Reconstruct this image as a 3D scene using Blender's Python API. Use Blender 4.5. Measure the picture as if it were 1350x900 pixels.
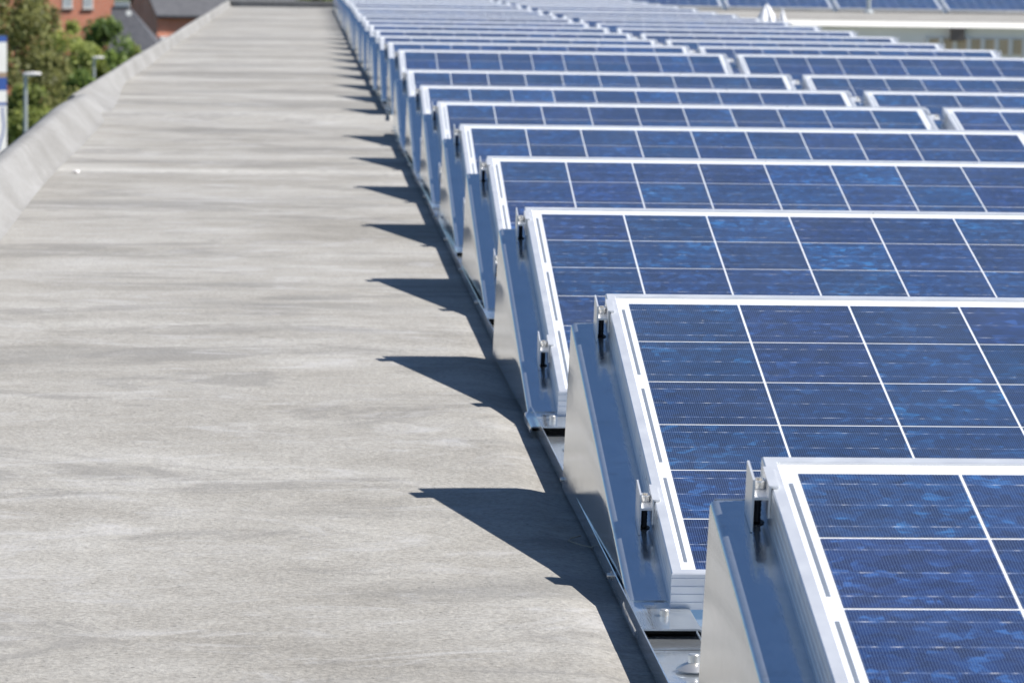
import bpy, math, random
from mathutils import Vector, Matrix
R_ = math.radians
random.seed(11)
for o in list(bpy.data.objects):
    bpy.data.objects.remove(o)
scene = bpy.context.scene
COL = scene.collection

# ------------------------------------------------------------------ camera
YAW, PIT, ROLL = 0.0594, 0.1079, 0.0152
cy, sy, cp, sp = math.cos(YAW), math.sin(YAW), math.cos(PIT), math.sin(PIT)
fwd = Vector((sy * cp, cy * cp, -sp))
rgt = Vector((cy, -sy, 0))
upv = rgt.cross(fwd)
cr, sr = math.cos(ROLL), math.sin(ROLL)
r2 = cr * rgt + sr * upv
u2 = -sr * rgt + cr * upv
CAM = Vector((-0.4423, -5.0484, 0.774))
cd = bpy.data.cameras.new('camera')
cam = bpy.data.objects.new('camera', cd)
COL.objects.link(cam)
cam.matrix_world = Matrix(((r2.x, u2.x, -fwd.x, CAM.x), (r2.y, u2.y, -fwd.y, CAM.y),
                           (r2.z, u2.z, -fwd.z, CAM.z), (0, 0, 0, 1)))
cd.sensor_width = 36.0
cd.lens = 4680.0 / 1350.0 * 36.0
cd.clip_start = 0.1
cd.clip_end = 6000
cd.dof.use_dof = True
cd.dof.focus_distance = 4.3
cd.dof.aperture_fstop = 21
scene.camera = cam

# ------------------------------------------------------------------ sky, sun, exposure
SUN_EL, SUN_AZ = 47.7, -4.0            # sun stands over +X (right of the picture)
w = bpy.data.worlds.new('World')
scene.world = w
w.use_nodes = True
nt = w.node_tree
nt.nodes.clear()
sky = nt.nodes.new('ShaderNodeTexSky')
sky.sky_type = 'NISHITA'
sky.sun_disc = False
sky.sun_elevation = R_(SUN_EL)
sky.sun_rotation = R_(90 - SUN_AZ)
sky.altitude = 50
sky.air_density = 1.0
sky.dust_density = 0.2
sky.ozone_density = 6.0
bg = nt.nodes.new('ShaderNodeBackground')
bg.inputs['Strength'].default_value = 0.072
wo = nt.nodes.new('ShaderNodeOutputWorld')
nt.links.new(sky.outputs[0], bg.inputs[0])
nt.links.new(bg.outputs[0], wo.inputs[0])
sl = bpy.data.lights.new('sun', 'SUN')
sl.energy = 5.0
sl.angle = R_(0.53)
sl.color = (1.0, 0.96, 0.9)
so = bpy.data.objects.new('sun', sl)
COL.objects.link(so)
sd = Vector((math.cos(R_(SUN_EL)) * math.cos(R_(SUN_AZ)), math.cos(R_(SUN_EL)) * math.sin(R_(SUN_AZ)), math.sin(R_(SUN_EL))))
so.rotation_euler = sd.to_track_quat('Z', 'Y').to_euler()
so.location = (20, 0, 30)
scene.view_settings.view_transform = 'Standard'
scene.view_settings.look = 'None'
scene.view_settings.gamma = 1.0
scene.view_settings.use_curve_mapping = False
scene.view_settings.exposure = 0.55


def px(u, v, d):
    """World point d metres along the camera's depth, seen at photo pixel u, v."""
    return CAM + d * (fwd + r2 * ((u - 675.0) / 4680.0) - u2 * ((v - 450.0) / 4680.0))


# ------------------------------------------------------------------ helpers
class MB:
    def __init__(self):
        self.v, self.f, self.uv, self.mi = [], [], {}, []

    def add(self, vs, fs, mi=0, uvs=None):
        b = len(self.v)
        self.v += [tuple(p) for p in vs]
        for k, f in enumerate(fs):
            if uvs:
                self.uv[len(self.f)] = uvs[k]
            self.f.append([b + i for i in f])
            self.mi.append(mi)

    def box(self, x0, x1, y0, y1, z0, z1, mi=0):
        vs = [(x, y, z) for z in (z0, z1) for y in (y0, y1) for x in (x0, x1)]
        self.add(vs, [(0, 2, 3, 1), (4, 5, 7, 6), (0, 1, 5, 4), (2, 6, 7, 3), (0, 4, 6, 2), (1, 3, 7, 5)], mi)

    def tube(self, p0, p1, ra, rb=None, n=12, cap=True, mi=0):
        p0, p1 = Vector(p0), Vector(p1)
        rb = ra if rb is None else rb
        d = (p1 - p0).normalized()
        a = d.orthogonal().normalized()
        b = d.cross(a)
        vs = []
        for p, r in ((p0, ra), (p1, rb)):
            for k in range(n):
                t = 2 * math.pi * k / n
                vs.append(p + a * (r * math.cos(t)) + b * (r * math.sin(t)))
        fs = [(k, (k + 1) % n, n + (k + 1) % n, n + k) for k in range(n)]
        if cap:
            fs += [tuple(reversed(range(n))), tuple(range(n, 2 * n))]
        self.add(vs, fs, mi)

    def lathe(self, c, axis, prof, n=16, mi=0):
        """prof: list of (radius, height along axis)."""
        c, d = Vector(c), Vector(axis).normalized()
        a = d.orthogonal().normalized()
        b = d.cross(a)
        vs, fs = [], []
        for r, h in prof:
            for k in range(n):
                t = 2 * math.pi * k / n
                vs.append(c + d * h + a * (r * math.cos(t)) + b * (r * math.sin(t)))
        for j in range(len(prof) - 1):
            for k in range(n):
                fs.append((j * n + k, j * n + (k + 1) % n, (j + 1) * n + (k + 1) % n, (j + 1) * n + k))
        fs.append(tuple(reversed(range(n))))
        fs.append(tuple(range((len(prof) - 1) * n, len(prof) * n)))
        self.add(vs, fs, mi)

    def sheet(self, rows, th):
        """rows of points -> a sheet given thickness th along its own normals (both sides + rim)."""
        nr, nc = len(rows), len(rows[0])
        P = [[Vector(p) for p in r] for r in rows]
        N = []
        for i in range(nr):
            l = []
            for j in range(nc):
                a = P[min(i + 1, nr - 1)][j] - P[max(i - 1, 0)][j]
                b = P[i][min(j + 1, nc - 1)] - P[i][max(j - 1, 0)]
                n = a.cross(b)
                l.append(n.normalized() if n.length > 1e-12 else Vector((0, 0, 1)))
            N.append(l)
        vs = [P[i][j] for i in range(nr) for j in range(nc)] + [P[i][j] - N[i][j] * th for i in range(nr) for j in range(nc)]
        o = nr * nc
        fs = []
        for i in range(nr - 1):
            for j in range(nc - 1):
                q = (i * nc + j, (i + 1) * nc + j, (i + 1) * nc + j + 1, i * nc + j + 1)
                fs.append(q)
                fs.append(tuple(o + k for k in reversed(q)))
        rim = [(0, j) for j in range(nc)] + [(i, nc - 1) for i in range(1, nr)] + \
              [(nr - 1, j) for j in range(nc - 2, -1, -1)] + [(i, 0) for i in range(nr - 2, 0, -1)]
        L = [i * nc + j for i, j in rim]
        for k in range(len(L)):
            a, b = L[k], L[(k + 1) % len(L)]
            fs.append((a, b, o + b, o + a))
        self.add(vs, fs)

    def mesh(self, name, mats, smooth=False):
        me = bpy.data.meshes.new(name)
        me.from_pydata(self.v, [], self.f)
        if self.uv:
            ul = me.uv_layers.new(name='UVMap')
            for p in me.polygons:
                u = self.uv.get(p.index)
                if u:
                    for k, li in enumerate(p.loop_indices):
                        ul.data[li].uv = u[k]
        for m in (mats if isinstance(mats, (list, tuple)) else [mats]):
            me.materials.append(m)
        for p, k in zip(me.polygons, self.mi):
            p.material_index = k
        if smooth:
            me.set_sharp_from_angle(angle=R_(smooth if smooth is not True else 35))
            for p in me.polygons:
                p.use_smooth = True
        me.update()
        return me

    def build(self, name, mats, parent=None, smooth=False):
        return link(name, self.mesh(name, mats, smooth), parent)


def link(name, me, parent=None):
    o = bpy.data.objects.new(name, me)
    COL.objects.link(o)
    if parent:
        o.parent = parent
    return o


def tag(o, label=None, cat=None, group=None, kind=None):
    if label: o['label'] = label
    if cat: o['category'] = cat
    if group: o['group'] = group
    if kind: o['kind'] = kind
    return o


def empty(name, loc, label, cat, group=None, rot=(0, 0, 0)):
    o = bpy.data.objects.new(name, None)
    COL.objects.link(o)
    o.location = loc
    o.rotation_euler = rot
    o.empty_display_size = 0.1
    return tag(o, label, cat, group)


def kids(o):
    return [c for c in bpy.data.objects if c.parent == o]


# ------------------------------------------------------------------ materials
def mat(name):
    m = bpy.data.materials.new(name)
    m.use_nodes = True
    t = m.node_tree
    return m, t, t.nodes['Principled BSDF']


def nd(t, typ, **kw):
    n = t.nodes.new(typ)
    for k, v in kw.items():
        if k.startswith('i_'):
            n.inputs[int(k[2:]) if k[2:].isdigit() else k[2:].replace('_', ' ')].default_value = v
        else:
            setattr(n, k, v)
    return n


def ramp(t, pts, interp='LINEAR'):
    n = t.nodes.new('ShaderNodeValToRGB')
    n.color_ramp.interpolation = interp
    e = n.color_ramp.elements
    while len(e) < len(pts):
        e.new(0.5)
    for k, (p, c) in enumerate(pts):
        e[k].position = p
        e[k].color = (c, c, c, 1) if not isinstance(c, tuple) else (*c, 1)
    return n


def mth(t, op, a=None, b=None, c=None, clamp=False):
    n = t.nodes.new('ShaderNodeMath')
    n.operation = op
    n.use_clamp = clamp
    for k, s in enumerate((a, b, c)):
        if s is None:
            continue
        if isinstance(s, (int, float)):
            n.inputs[k].default_value = s
        else:
            t.links.new(s, n.inputs[k])
    return n.outputs[0]


def mixc(t, fac, a, b, typ='MIX'):
    n = t.nodes.new('ShaderNodeMix')
    n.data_type = 'RGBA'
    n.blend_type = typ
    for k, s in ((0, fac), (6, a), (7, b)):
        if isinstance(s, (int, float)):
            n.inputs[k].default_value = s
        elif isinstance(s, tuple):
            n.inputs[k].default_value = (*s, 1)
        else:
            t.links.new(s, n.inputs[k])
    return n.outputs[2]


def coords(t, kind='Object', scale=(1, 1, 1)):
    tc = t.nodes.new('ShaderNodeTexCoord')
    mp = t.nodes.new('ShaderNodeMapping')
    mp.inputs['Scale'].default_value = scale
    t.links.new(tc.outputs[kind], mp.inputs[0])
    return mp.outputs[0]


def noise(t, vec, scale, detail=4, rough=0.55, dist=0.0):
    n = nd(t, 'ShaderNodeTexNoise')
    n.inputs['Scale'].default_value = scale
    n.inputs['Detail'].default_value = detail
    n.inputs['Roughness'].default_value = rough
    n.inputs['Distortion'].default_value = dist
    t.links.new(vec, n.inputs['Vector'])
    return n.outputs[0]


def bump(t, b, h, strength, dist):
    n = nd(t, 'ShaderNodeBump')
    n.inputs['Strength'].default_value = strength
    n.inputs['Distance'].default_value = dist
    t.links.new(h, n.inputs['Height'])
    t.links.new(n.outputs[0], b.inputs['Normal'])


def simple(name, col, rough=0.6, metal=0.0, var=0.12, scale=8.0, spec=0.5, bmp=0.0):
    m, t, b = mat(name)
    v = coords(t)
    n = noise(t, v, scale, 5)
    r = ramp(t, [(0.25, tuple(c * (1 - var) for c in col)), (0.75, tuple(min(1, c * (1 + var)) for c in col))])
    t.links.new(n, r.inputs[0])
    t.links.new(r.outputs[0], b.inputs['Base Color'])
    b.inputs['Roughness'].default_value = rough
    b.inputs['Metallic'].default_value = metal
    b.inputs['Specular IOR Level'].default_value = spec
    if bmp:
        bump(t, b, n, bmp, 0.01)
    return m


def galvanised():
    m, t, b = mat('galvanised_sheet')
    v = coords(t, 'Object')
    vo = nd(t, 'ShaderNodeTexVoronoi')
    vo.inputs['Scale'].default_value = 90
    t.links.new(v, vo.inputs['Vector'])
    n1 = noise(t, v, 14, 5, 0.6)
    vs = coords(t, 'Object', (60, 3, 60))
    n2 = noise(t, vs, 4, 4, 0.6)
    c = ramp(t, [(0.2, (0.56, 0.615, 0.67)), (0.8, (0.68, 0.72, 0.765))])
    t.links.new(mth(t, 'ADD', mth(t, 'MULTIPLY', vo.outputs['Color'], 0.25), mth(t, 'MULTIPLY', n1, 0.75)), c.inputs[0])
    # faint handling marks, rub lines and dried drip runs
    drip = ramp(t, [(0.55, 0.0), (0.72, 0.35)])
    t.links.new(noise(t, coords(t, 'Object', (55, 55, 2.5)), 1.0, 5, 0.7), drip.inputs[0])
    scr = ramp(t, [(0.66, 0.0), (0.70, 0.5)])
    t.links.new(noise(t, coords(t, 'Object', (7, 150, 150)), 1.3, 3, 0.6), scr.inputs[0])
    dirt = mixc(t, drip.outputs[0], c.outputs[0], (0.36, 0.35, 0.33))
    t.links.new(mixc(t, scr.outputs[0], dirt, (0.82, 0.83, 0.84)), b.inputs['Base Color'])
    b.inputs['Metallic'].default_value = 0.82
    rr = ramp(t, [(0.3, 0.075), (0.75, 0.17)])
    t.links.new(mth(t, 'ADD', mth(t, 'MULTIPLY', n1, 0.6), mth(t, 'MULTIPLY', n2, 0.4)), rr.inputs[0])
    t.links.new(rr.outputs[0], b.inputs['Roughness'])
    bump(t, b, mth(t, 'ADD', n2, mth(t, 'MULTIPLY', n1, 2.0)), 0.06, 0.004)
    return m


def aluminium():
    m, t, b = mat('anodised_aluminium')
    v = coords(t, 'Object', (1, 1, 1))
    n = noise(t, v, 25, 4)
    c = ramp(t, [(0.3, (0.74, 0.75, 0.77)), (0.7, (0.82, 0.83, 0.84))])
    t.links.new(n, c.inputs[0])
    t.links.new(c.outputs[0], b.inputs['Base Color'])
    b.inputs['Metallic'].default_value = 0.5
    rr = ramp(t, [(0.3, 0.27), (0.7, 0.38)])
    t.links.new(n, rr.inputs[0])
    t.links.new(rr.outputs[0], b.inputs['Roughness'])
    return m


def solar_cell():
    m, t, b = mat('polycrystalline_cell')
    uvn = nd(t, 'ShaderNodeUVMap')
    sep = nd(t, 'ShaderNodeSeparateXYZ')
    t.links.new(uvn.outputs[0], sep.inputs[0])
    U, V = sep.outputs[0], sep.outputs[1]
    fu, fv = mth(t, 'FRACT', U), mth(t, 'FRACT', V)
    oi = nd(t, 'ShaderNodeObjectInfo')
    cmb = nd(t, 'ShaderNodeCombineXYZ')
    t.links.new(mth(t, 'FLOOR', U), cmb.inputs[0])
    t.links.new(mth(t, 'FLOOR', V), cmb.inputs[1])
    t.links.new(mth(t, 'MULTIPLY', oi.outputs['Random'], 97.0), cmb.inputs[2])
    wn = nd(t, 'ShaderNodeTexWhiteNoise')
    t.links.new(cmb.outputs[0], wn.inputs['Vector'])
    sepc = nd(t, 'ShaderNodeSeparateColor')
    t.links.new(wn.outputs['Color'], sepc.inputs[0])
    # crystal coordinates: object space shifted per cell
    tc = nd(t, 'ShaderNodeTexCoord')
    vm = nd(t, 'ShaderNodeVectorMath', operation='MULTIPLY_ADD')
    vm.inputs[1].default_value = (37, 37, 37)
    t.links.new(wn.outputs['Color'], vm.inputs[0])
    t.links.new(tc.outputs['Object'], vm.inputs[2])
    cv = vm.outputs[0]
    nw = nd(t, 'ShaderNodeTexNoise')
    nw.inputs['Scale'].default_value = 40
    nw.inputs['Detail'].default_value = 3
    t.links.new(cv, nw.inputs['Vector'])
    vw = nd(t, 'ShaderNodeVectorMath', operation='MULTIPLY_ADD')
    vw.inputs[1].default_value = (0.010, 0.010, 0)
    t.links.new(nw.outputs['Color'], vw.inputs[0])
    t.links.new(cv, vw.inputs[2])
    vo = nd(t, 'ShaderNodeTexVoronoi')
    vo.inputs['Scale'].default_value = 62
    t.links.new(vw.outputs[0], vo.inputs['Vector'])
    sv = nd(t, 'ShaderNodeSeparateColor')
    t.links.new(vo.outputs['Color'], sv.inputs[0])
    big = noise(t, cv, 9, 4, 0.6)
    vm2 = nd(t, 'ShaderNodeMapping')
    vm2.inputs['Rotation'].default_value = (0, 0, 0.6)
    vm2.inputs['Scale'].default_value = (70, 190, 1)
    t.links.new(vw.outputs[0], vm2.inputs[0])
    vo2 = nd(t, 'ShaderNodeTexVoronoi')
    vo2.inputs['Scale'].default_value = 1.0
    t.links.new(vm2.outputs[0], vo2.inputs['Vector'])
    sv2 = nd(t, 'ShaderNodeSeparateColor')
    t.links.new(vo2.outputs['Color'], sv2.inputs[0])
    cr1 = ramp(t, [(0.12, (0.0022, 0.0058, 0.032)), (0.50, (0.0048, 0.0145, 0.066)), (0.82, (0.0085, 0.033, 0.125)), (0.99, (0.025, 0.10, 0.28))])
    t.links.new(mth(t, 'ADD', mth(t, 'ADD', mth(t, 'MULTIPLY', sv.outputs[0], 0.46), mth(t, 'MULTIPLY', sv2.outputs[1], 0.30)), mth(t, 'MULTIPLY', mth(t, 'POWER', big, 1.4), 0.62)), cr1.inputs[0])
    # whole-cell tints: some duller and more purple, some clearer blue
    tint = mixc(t, sepc.outputs[0], (1.05, 0.66, 0.80), (0.80, 1.32, 1.16))
    col = mixc(t, 1.0, cr1.outputs[0], tint, 'MULTIPLY')
    br = nd(t, 'ShaderNodeMapRange')
    br.inputs[3].default_value = 0.62
    br.inputs[4].default_value = 1.42
    t.links.new(mth(t, 'ADD', mth(t, 'MULTIPLY', sepc.outputs[1], 0.7), mth(t, 'MULTIPLY', oi.outputs['Random'], 0.3)), br.inputs[0])
    sc = nd(t, 'ShaderNodeVectorMath', operation='SCALE')
    t.links.new(col, sc.inputs[0])
    t.links.new(br.outputs[0], sc.inputs['Scale'])
    # fingers (run down the slope) and three bus bars (run along the row)
    fing = mth(t, 'LESS_THAN', mth(t, 'ABSOLUTE', mth(t, 'SUBTRACT', mth(t, 'FRACT', mth(t, 'MULTIPLY', fu, 56.0)), 0.5)), 0.085)
    bb = mth(t, 'SUBTRACT', mth(t, 'FRACT', mth(t, 'MULTIPLY', fv, 3.0)), 0.5)
    bus = mth(t, 'LESS_THAN', mth(t, 'ABSOLUTE', bb), 0.014)
    spot = noise(t, coords(t, 'Object', (28, 3, 3)), 3.0, 2, 0.5)
    busc = ramp(t, [(0.40, (0.07, 0.12, 0.26)), (0.54, (0.22, 0.28, 0.44)), (0.68, (0.75, 0.76, 0.78))])
    t.links.new(spot, busc.inputs[0])
    c1 = mixc(t, mth(t, 'MULTIPLY', fing, 0.52), sc.outputs[0], (0.20, 0.28, 0.42))
    c2 = mixc(t, mth(t, 'MULTIPLY', bus, 0.62), c1, busc.outputs[0])
    # thin dust on the glass
    dust = noise(t, coords(t, 'Object'), 3.0, 6, 0.7)
    dm = ramp(t, [(0.35, 0.0), (0.8, 0.05)])
    t.links.new(dust, dm.inputs[0])
    spk = nd(t, 'ShaderNodeTexVoronoi')
    spk.inputs['Scale'].default_value = 26
    t.links.new(vm.outputs[0], spk.inputs['Vector'])
    sk = ramp(t, [(0.035, 0.55), (0.055, 0.0)])
    t.links.new(spk.outputs['Distance'], sk.inputs[0])
    c3 = mixc(t, mth(t, 'ADD', dm.outputs[0], mth(t, 'MULTIPLY', sk.outputs[0], mth(t, 'GREATER_THAN', spk.outputs['Color'], 0.72))), c2, (0.50, 0.52, 0.56))
    t.links.new(c3, b.inputs['Base Color'])
    b.inputs['Roughness'].default_value = 0.34
    b.inputs['Specular IOR Level'].default_value = 0.3
    b.inputs['Coat Weight'].default_value = 1.0
    b.inputs['Coat Roughness'].default_value = 0.06
    b.inputs['Coat IOR'].default_value = 1.42
    return m


def backsheet():
    m, t, b = mat('white_backsheet')
    n = noise(t, coords(t), 30, 3)
    c = ramp(t, [(0.3, (0.80, 0.81, 0.83)), (0.7, (0.86, 0.87, 0.88))])
    t.links.new(n, c.inputs[0])
    t.links.new(c.outputs[0], b.inputs['Base Color'])
    b.inputs['Roughness'].default_value = 0.4
    b.inputs['Coat Weight'].default_value = 1.0
    b.inputs['Coat Roughness'].default_value = 0.05
    return m


def roofing():
    m, t, b = mat('weathered_roof_membrane')
    v = coords(t, 'Object')
    vx = coords(t, 'Object', (0.7, 1.0, 1.0))
    n1 = noise(t, vx, 1.1, 6, 0.62, 0.4)
    n2 = noise(t, vx, 5.0, 6, 0.65, 0.2)
    n3 = noise(t, v, 130, 4, 0.7)
    n4 = noise(t, v, 28, 5, 0.7)
    s = mth(t, 'ADD', mth(t, 'MULTIPLY', n1, 0.5), mth(t, 'ADD', mth(t, 'MULTIPLY', n2, 0.32), mth(t, 'MULTIPLY', n4, 0.18)))
    c = ramp(t, [(0.32, (0.200, 0.188, 0.170)), (0.44, (0.288, 0.274, 0.252)), (0.54, (0.350, 0.337, 0.316)), (0.66, (0.430, 0.420, 0.408))])
    t.links.new(s, c.inputs[0])
    g = ramp(t, [(0.28, (0.72, 0.715, 0.695)), (0.50, (1.0, 0.995, 0.975)), (0.72, (1.24, 1.235, 1.21))])
    t.links.new(n3, g.inputs[0])
    c1 = mixc(t, 1.0, c.outputs[0], g.outputs[0], 'MULTIPLY')
    # dark lichen-grey patches near the edge upstand
    n5 = noise(t, coords(t, 'Object', (0.35, 1.3, 1)), 0.9, 5, 0.6, 0.6)
    p5 = ramp(t, [(0.54, 0.0), (0.60, 0.85)])
    t.links.new(n5, p5.inputs[0])
    c2 = mixc(t, mth(t, 'MULTIPLY', p5.outputs[0], 0.6), c1, (0.185, 0.18, 0.17))
    # sharp-edged damp stains, pale rubbed scuffs and dark grit
    n6 = noise(t, coords(t, 'Object', (0.55, 1.0, 1)), 2.3, 8, 0.72, 0.9)
    p6 = ramp(t, [(0.535, 0.0), (0.60, 0.58), (0.72, 0.45)])
    t.links.new(n6, p6.inputs[0])
    c2 = mixc(t, p6.outputs[0], c2, (0.205, 0.197, 0.185))
    n7 = noise(t, coords(t, 'Object', (0.9, 1.6, 1)), 3.7, 8, 0.75, 1.2)
    p7 = ramp(t, [(0.53, 0.0), (0.66, 0.5)])
    t.links.new(n7, p7.inputs[0])
    c2 = mixc(t, p7.outputs[0], c2, (0.455, 0.448, 0.445))
    gv = nd(t, 'ShaderNodeTexVoronoi')
    gv.inputs['Scale'].default_value = 55
    t.links.new(v, gv.inputs['Vector'])
    gr = ramp(t, [(0.10, 0.75), (0.16, 0.0)])
    t.links.new(gv.outputs['Distance'], gr.inputs[0])
    gsel = mth(t, 'GREATER_THAN', gv.outputs['Color'], 0.80)
    c2 = mixc(t, mth(t, 'MULTIPLY', gr.outputs[0], gsel), c2, (0.12, 0.115, 0.105))
    # pale mineral bloom and droppings
    vo = nd(t, 'ShaderNodeTexVoronoi')
    vo.inputs['Scale'].default_value = 2.6
    vd = nd(t, 'ShaderNodeVectorMath', operation='MULTIPLY_ADD')
    nn = nd(t, 'ShaderNodeTexNoise')
    nn.inputs['Scale'].default_value = 30
    t.links.new(v, nn.inputs['Vector'])
    vd.inputs[1].default_value = (0.06, 0.06, 0.0)
    t.links.new(nn.outputs['Color'], vd.inputs[0])
    t.links.new(v, vd.inputs[2])
    t.links.new(vd.outputs[0], vo.inputs['Vector'])
    sp_ = ramp(t, [(0.015, 0.7), (0.04, 0.0)])
    t.links.new(vo.outputs['Distance'], sp_.inputs[0])
    sel = mth(t, 'GREATER_THAN', vo.outputs['Color'], 0.55)
    c3 = mixc(t, mth(t, 'MULTIPLY', sp_.outputs[0], sel), c2, (0.72, 0.71, 0.68))
    # lap seams of the membrane across the walkway: thin, broken, pale
    sepx = nd(t, 'ShaderNodeSeparateXYZ')
    t.links.new(v, sepx.inputs[0])
    wob = mth(t, 'MULTIPLY', mth(t, 'SUBTRACT', noise(t, v, 2.0, 4), 0.5), 0.22)
    yy = mth(t, 'ADD', mth(t, 'ADD', sepx.outputs[1], wob), mth(t, 'MULTIPLY', mth(t, 'SUBTRACT', n4, 0.5), 0.25))
    cur = c3
    for y0, wd, k in ((7.62, 0.24, 0.7), (4.1, 0.05, 0.2), (2.35, 0.06, 0.22), (-0.35, 0.05, 0.12), (11.75, 0.55, 0.38), (14.0, 0.10, 0.5), (21.0, 0.2, 0.5), (30.0, 0.3, 0.5)):
        dd = mth(t, 'ABSOLUTE', mth(t, 'SUBTRACT', yy, y0))
        mr = nd(t, 'ShaderNodeMapRange')
        mr.inputs[1].default_value = 0.0
        mr.inputs[2].default_value = wd
        mr.inputs[3].default_value = k
        mr.inputs[4].default_value = 0.0
        t.links.new(dd, mr.inputs[0])
        brk = ramp(t, [(0.35, 0.2), (0.6, 1.0)])
        t.links.new(n4, brk.inputs[0])
        cur = mixc(t, mth(t, 'MULTIPLY', mr.outputs[0], brk.outputs[0]), cur, (0.58, 0.565, 0.53))
    t.links.new(cur, b.inputs['Base Color'])
    b.inputs['Roughness'].default_value = 0.9
    b.inputs['Specular IOR Level'].default_value = 0.25
    bump(t, b, mth(t, 'ADD', mth(t, 'MULTIPLY', n3, 0.5), mth(t, 'ADD', n4, mth(t, 'MULTIPLY', n2, 2.5))), 0.35, 0.012)
    return m


def upstand_mat():
    m, t, b = mat('pale_upstand_membrane')
    v = coords(t, 'Object')
    n1 = noise(t, coords(t, 'Object', (1.6, 0.6, 1.6)), 2.2, 6, 0.62, 0.5)
    n3 = noise(t, v, 60, 4, 0.7)
    s = mth(t, 'ADD', mth(t, 'MULTIPLY', n1, 0.6), mth(t, 'MULTIPLY', n3, 0.4))
    c = ramp(t, [(0.34, (0.195, 0.187, 0.174)), (0.48, (0.248, 0.241, 0.230)), (0.64, (0.312, 0.307, 0.300))])
    t.links.new(s, c.inputs[0])
    pl_ = ramp(t, [(0.58, 0.0), (0.72, 0.4)])
    t.links.new(noise(t, v, 5.5, 6, 0.7, 0.4), pl_.inputs[0])
    dk_ = ramp(t, [(0.60, 0.0), (0.74, 0.35)])
    t.links.new(noise(t, coords(t, 'Object', (3, 1, 1)), 3.1, 6, 0.7, 0.6), dk_.inputs[0])
    c2 = mixc(t, pl_.outputs[0], c.outputs[0], (0.42, 0.41, 0.395))
    t.links.new(mixc(t, dk_.outputs[0], c2, (0.15, 0.147, 0.14)), b.inputs['Base Color'])
    b.inputs['Roughness'].default_value = 0.85
    bump(t, b, mth(t, 'ADD', n1, mth(t, 'MULTIPLY', n3, 0.7)), 0.28, 0.02)
    return m


def brick():
    m, t, b = mat('red_brick')
    v = coords(t, 'Object')
    mp = nd(t, 'ShaderNodeMapping')
    mp.inputs['Rotation'].default_value = (R_(90), 0, 0)
    t.links.new(v, mp.inputs[0])
    bt = nd(t, 'ShaderNodeTexBrick')
    bt.inputs['Scale'].default_value = 1.0
    bt.inputs['Color1'].default_value = (0.62, 0.19, 0.095, 1)
    bt.inputs['Color2'].default_value = (0.52, 0.155, 0.08, 1)
    bt.inputs['Mortar'].default_value = (0.45, 0.38, 0.32, 1)
    bt.inputs['Mortar Size'].default_value = 0.008
    bt.inputs['Brick Width'].default_value = 0.225
    bt.inputs['Row Height'].default_value = 0.075
    t.links.new(mp.outputs[0], bt.inputs['Vector'])
    n = noise(t, v, 0.6, 4)
    g = ramp(t, [(0.3, 0.85), (0.7, 1.12)])
    t.links.new(n, g.inputs[0])
    t.links.new(mixc(t, 1.0, bt.outputs[0], g.outputs[0], 'MULTIPLY'), b.inputs['Base Color'])
    b.inputs['Roughness'].default_value = 0.85
    return m


def slate():
    m, t, b = mat('grey_slate')
    v = coords(t, 'Object')
    bt = nd(t, 'ShaderNodeTexBrick')
    bt.inputs['Scale'].default_value = 1.0
    bt.inputs['Color1'].default_value = (0.105, 0.105, 0.115, 1)
    bt.inputs['Color2'].default_value = (0.075, 0.076, 0.085, 1)
    bt.inputs['Mortar'].default_value = (0.04, 0.04, 0.045, 1)
    bt.inputs['Mortar Size'].default_value = 0.01
    bt.inputs['Brick Width'].default_value = 0.3
    bt.inputs['Row Height'].default_value = 0.22
    t.links.new(v, bt.inputs['Vector'])
    t.links.new(bt.outputs[0], b.inputs['Base Color'])
    b.inputs['Roughness'].default_value = 0.6
    return m


def leaf_mat(name, a, c, bcol):
    m, t, b = mat(name)
    at = nd(t, 'ShaderNodeAttribute')
    at.attribute_name = 'leafrand'
    r = ramp(t, [(0.0, a), (0.5, c), (1.0, bcol)])
    t.links.new(at.outputs['Fac'], r.inputs[0])
    t.links.new(r.outputs[0], b.inputs['Base Color'])
    b.inputs['Roughness'].default_value = 0.6
    tr = nd(t, 'ShaderNodeBsdfTranslucent')
    t.links.new(r.outputs[0], tr.inputs[0])
    mx = nd(t, 'ShaderNodeMixShader')
    mx.inputs[0].default_value = 0.5
    t.links.new(b.outputs[0], mx.inputs[1])
    t.links.new(tr.outputs[0], mx.inputs[2])
    t.links.new(mx.outputs[0], t.nodes['Material Output'].inputs[0])
    return m


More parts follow.
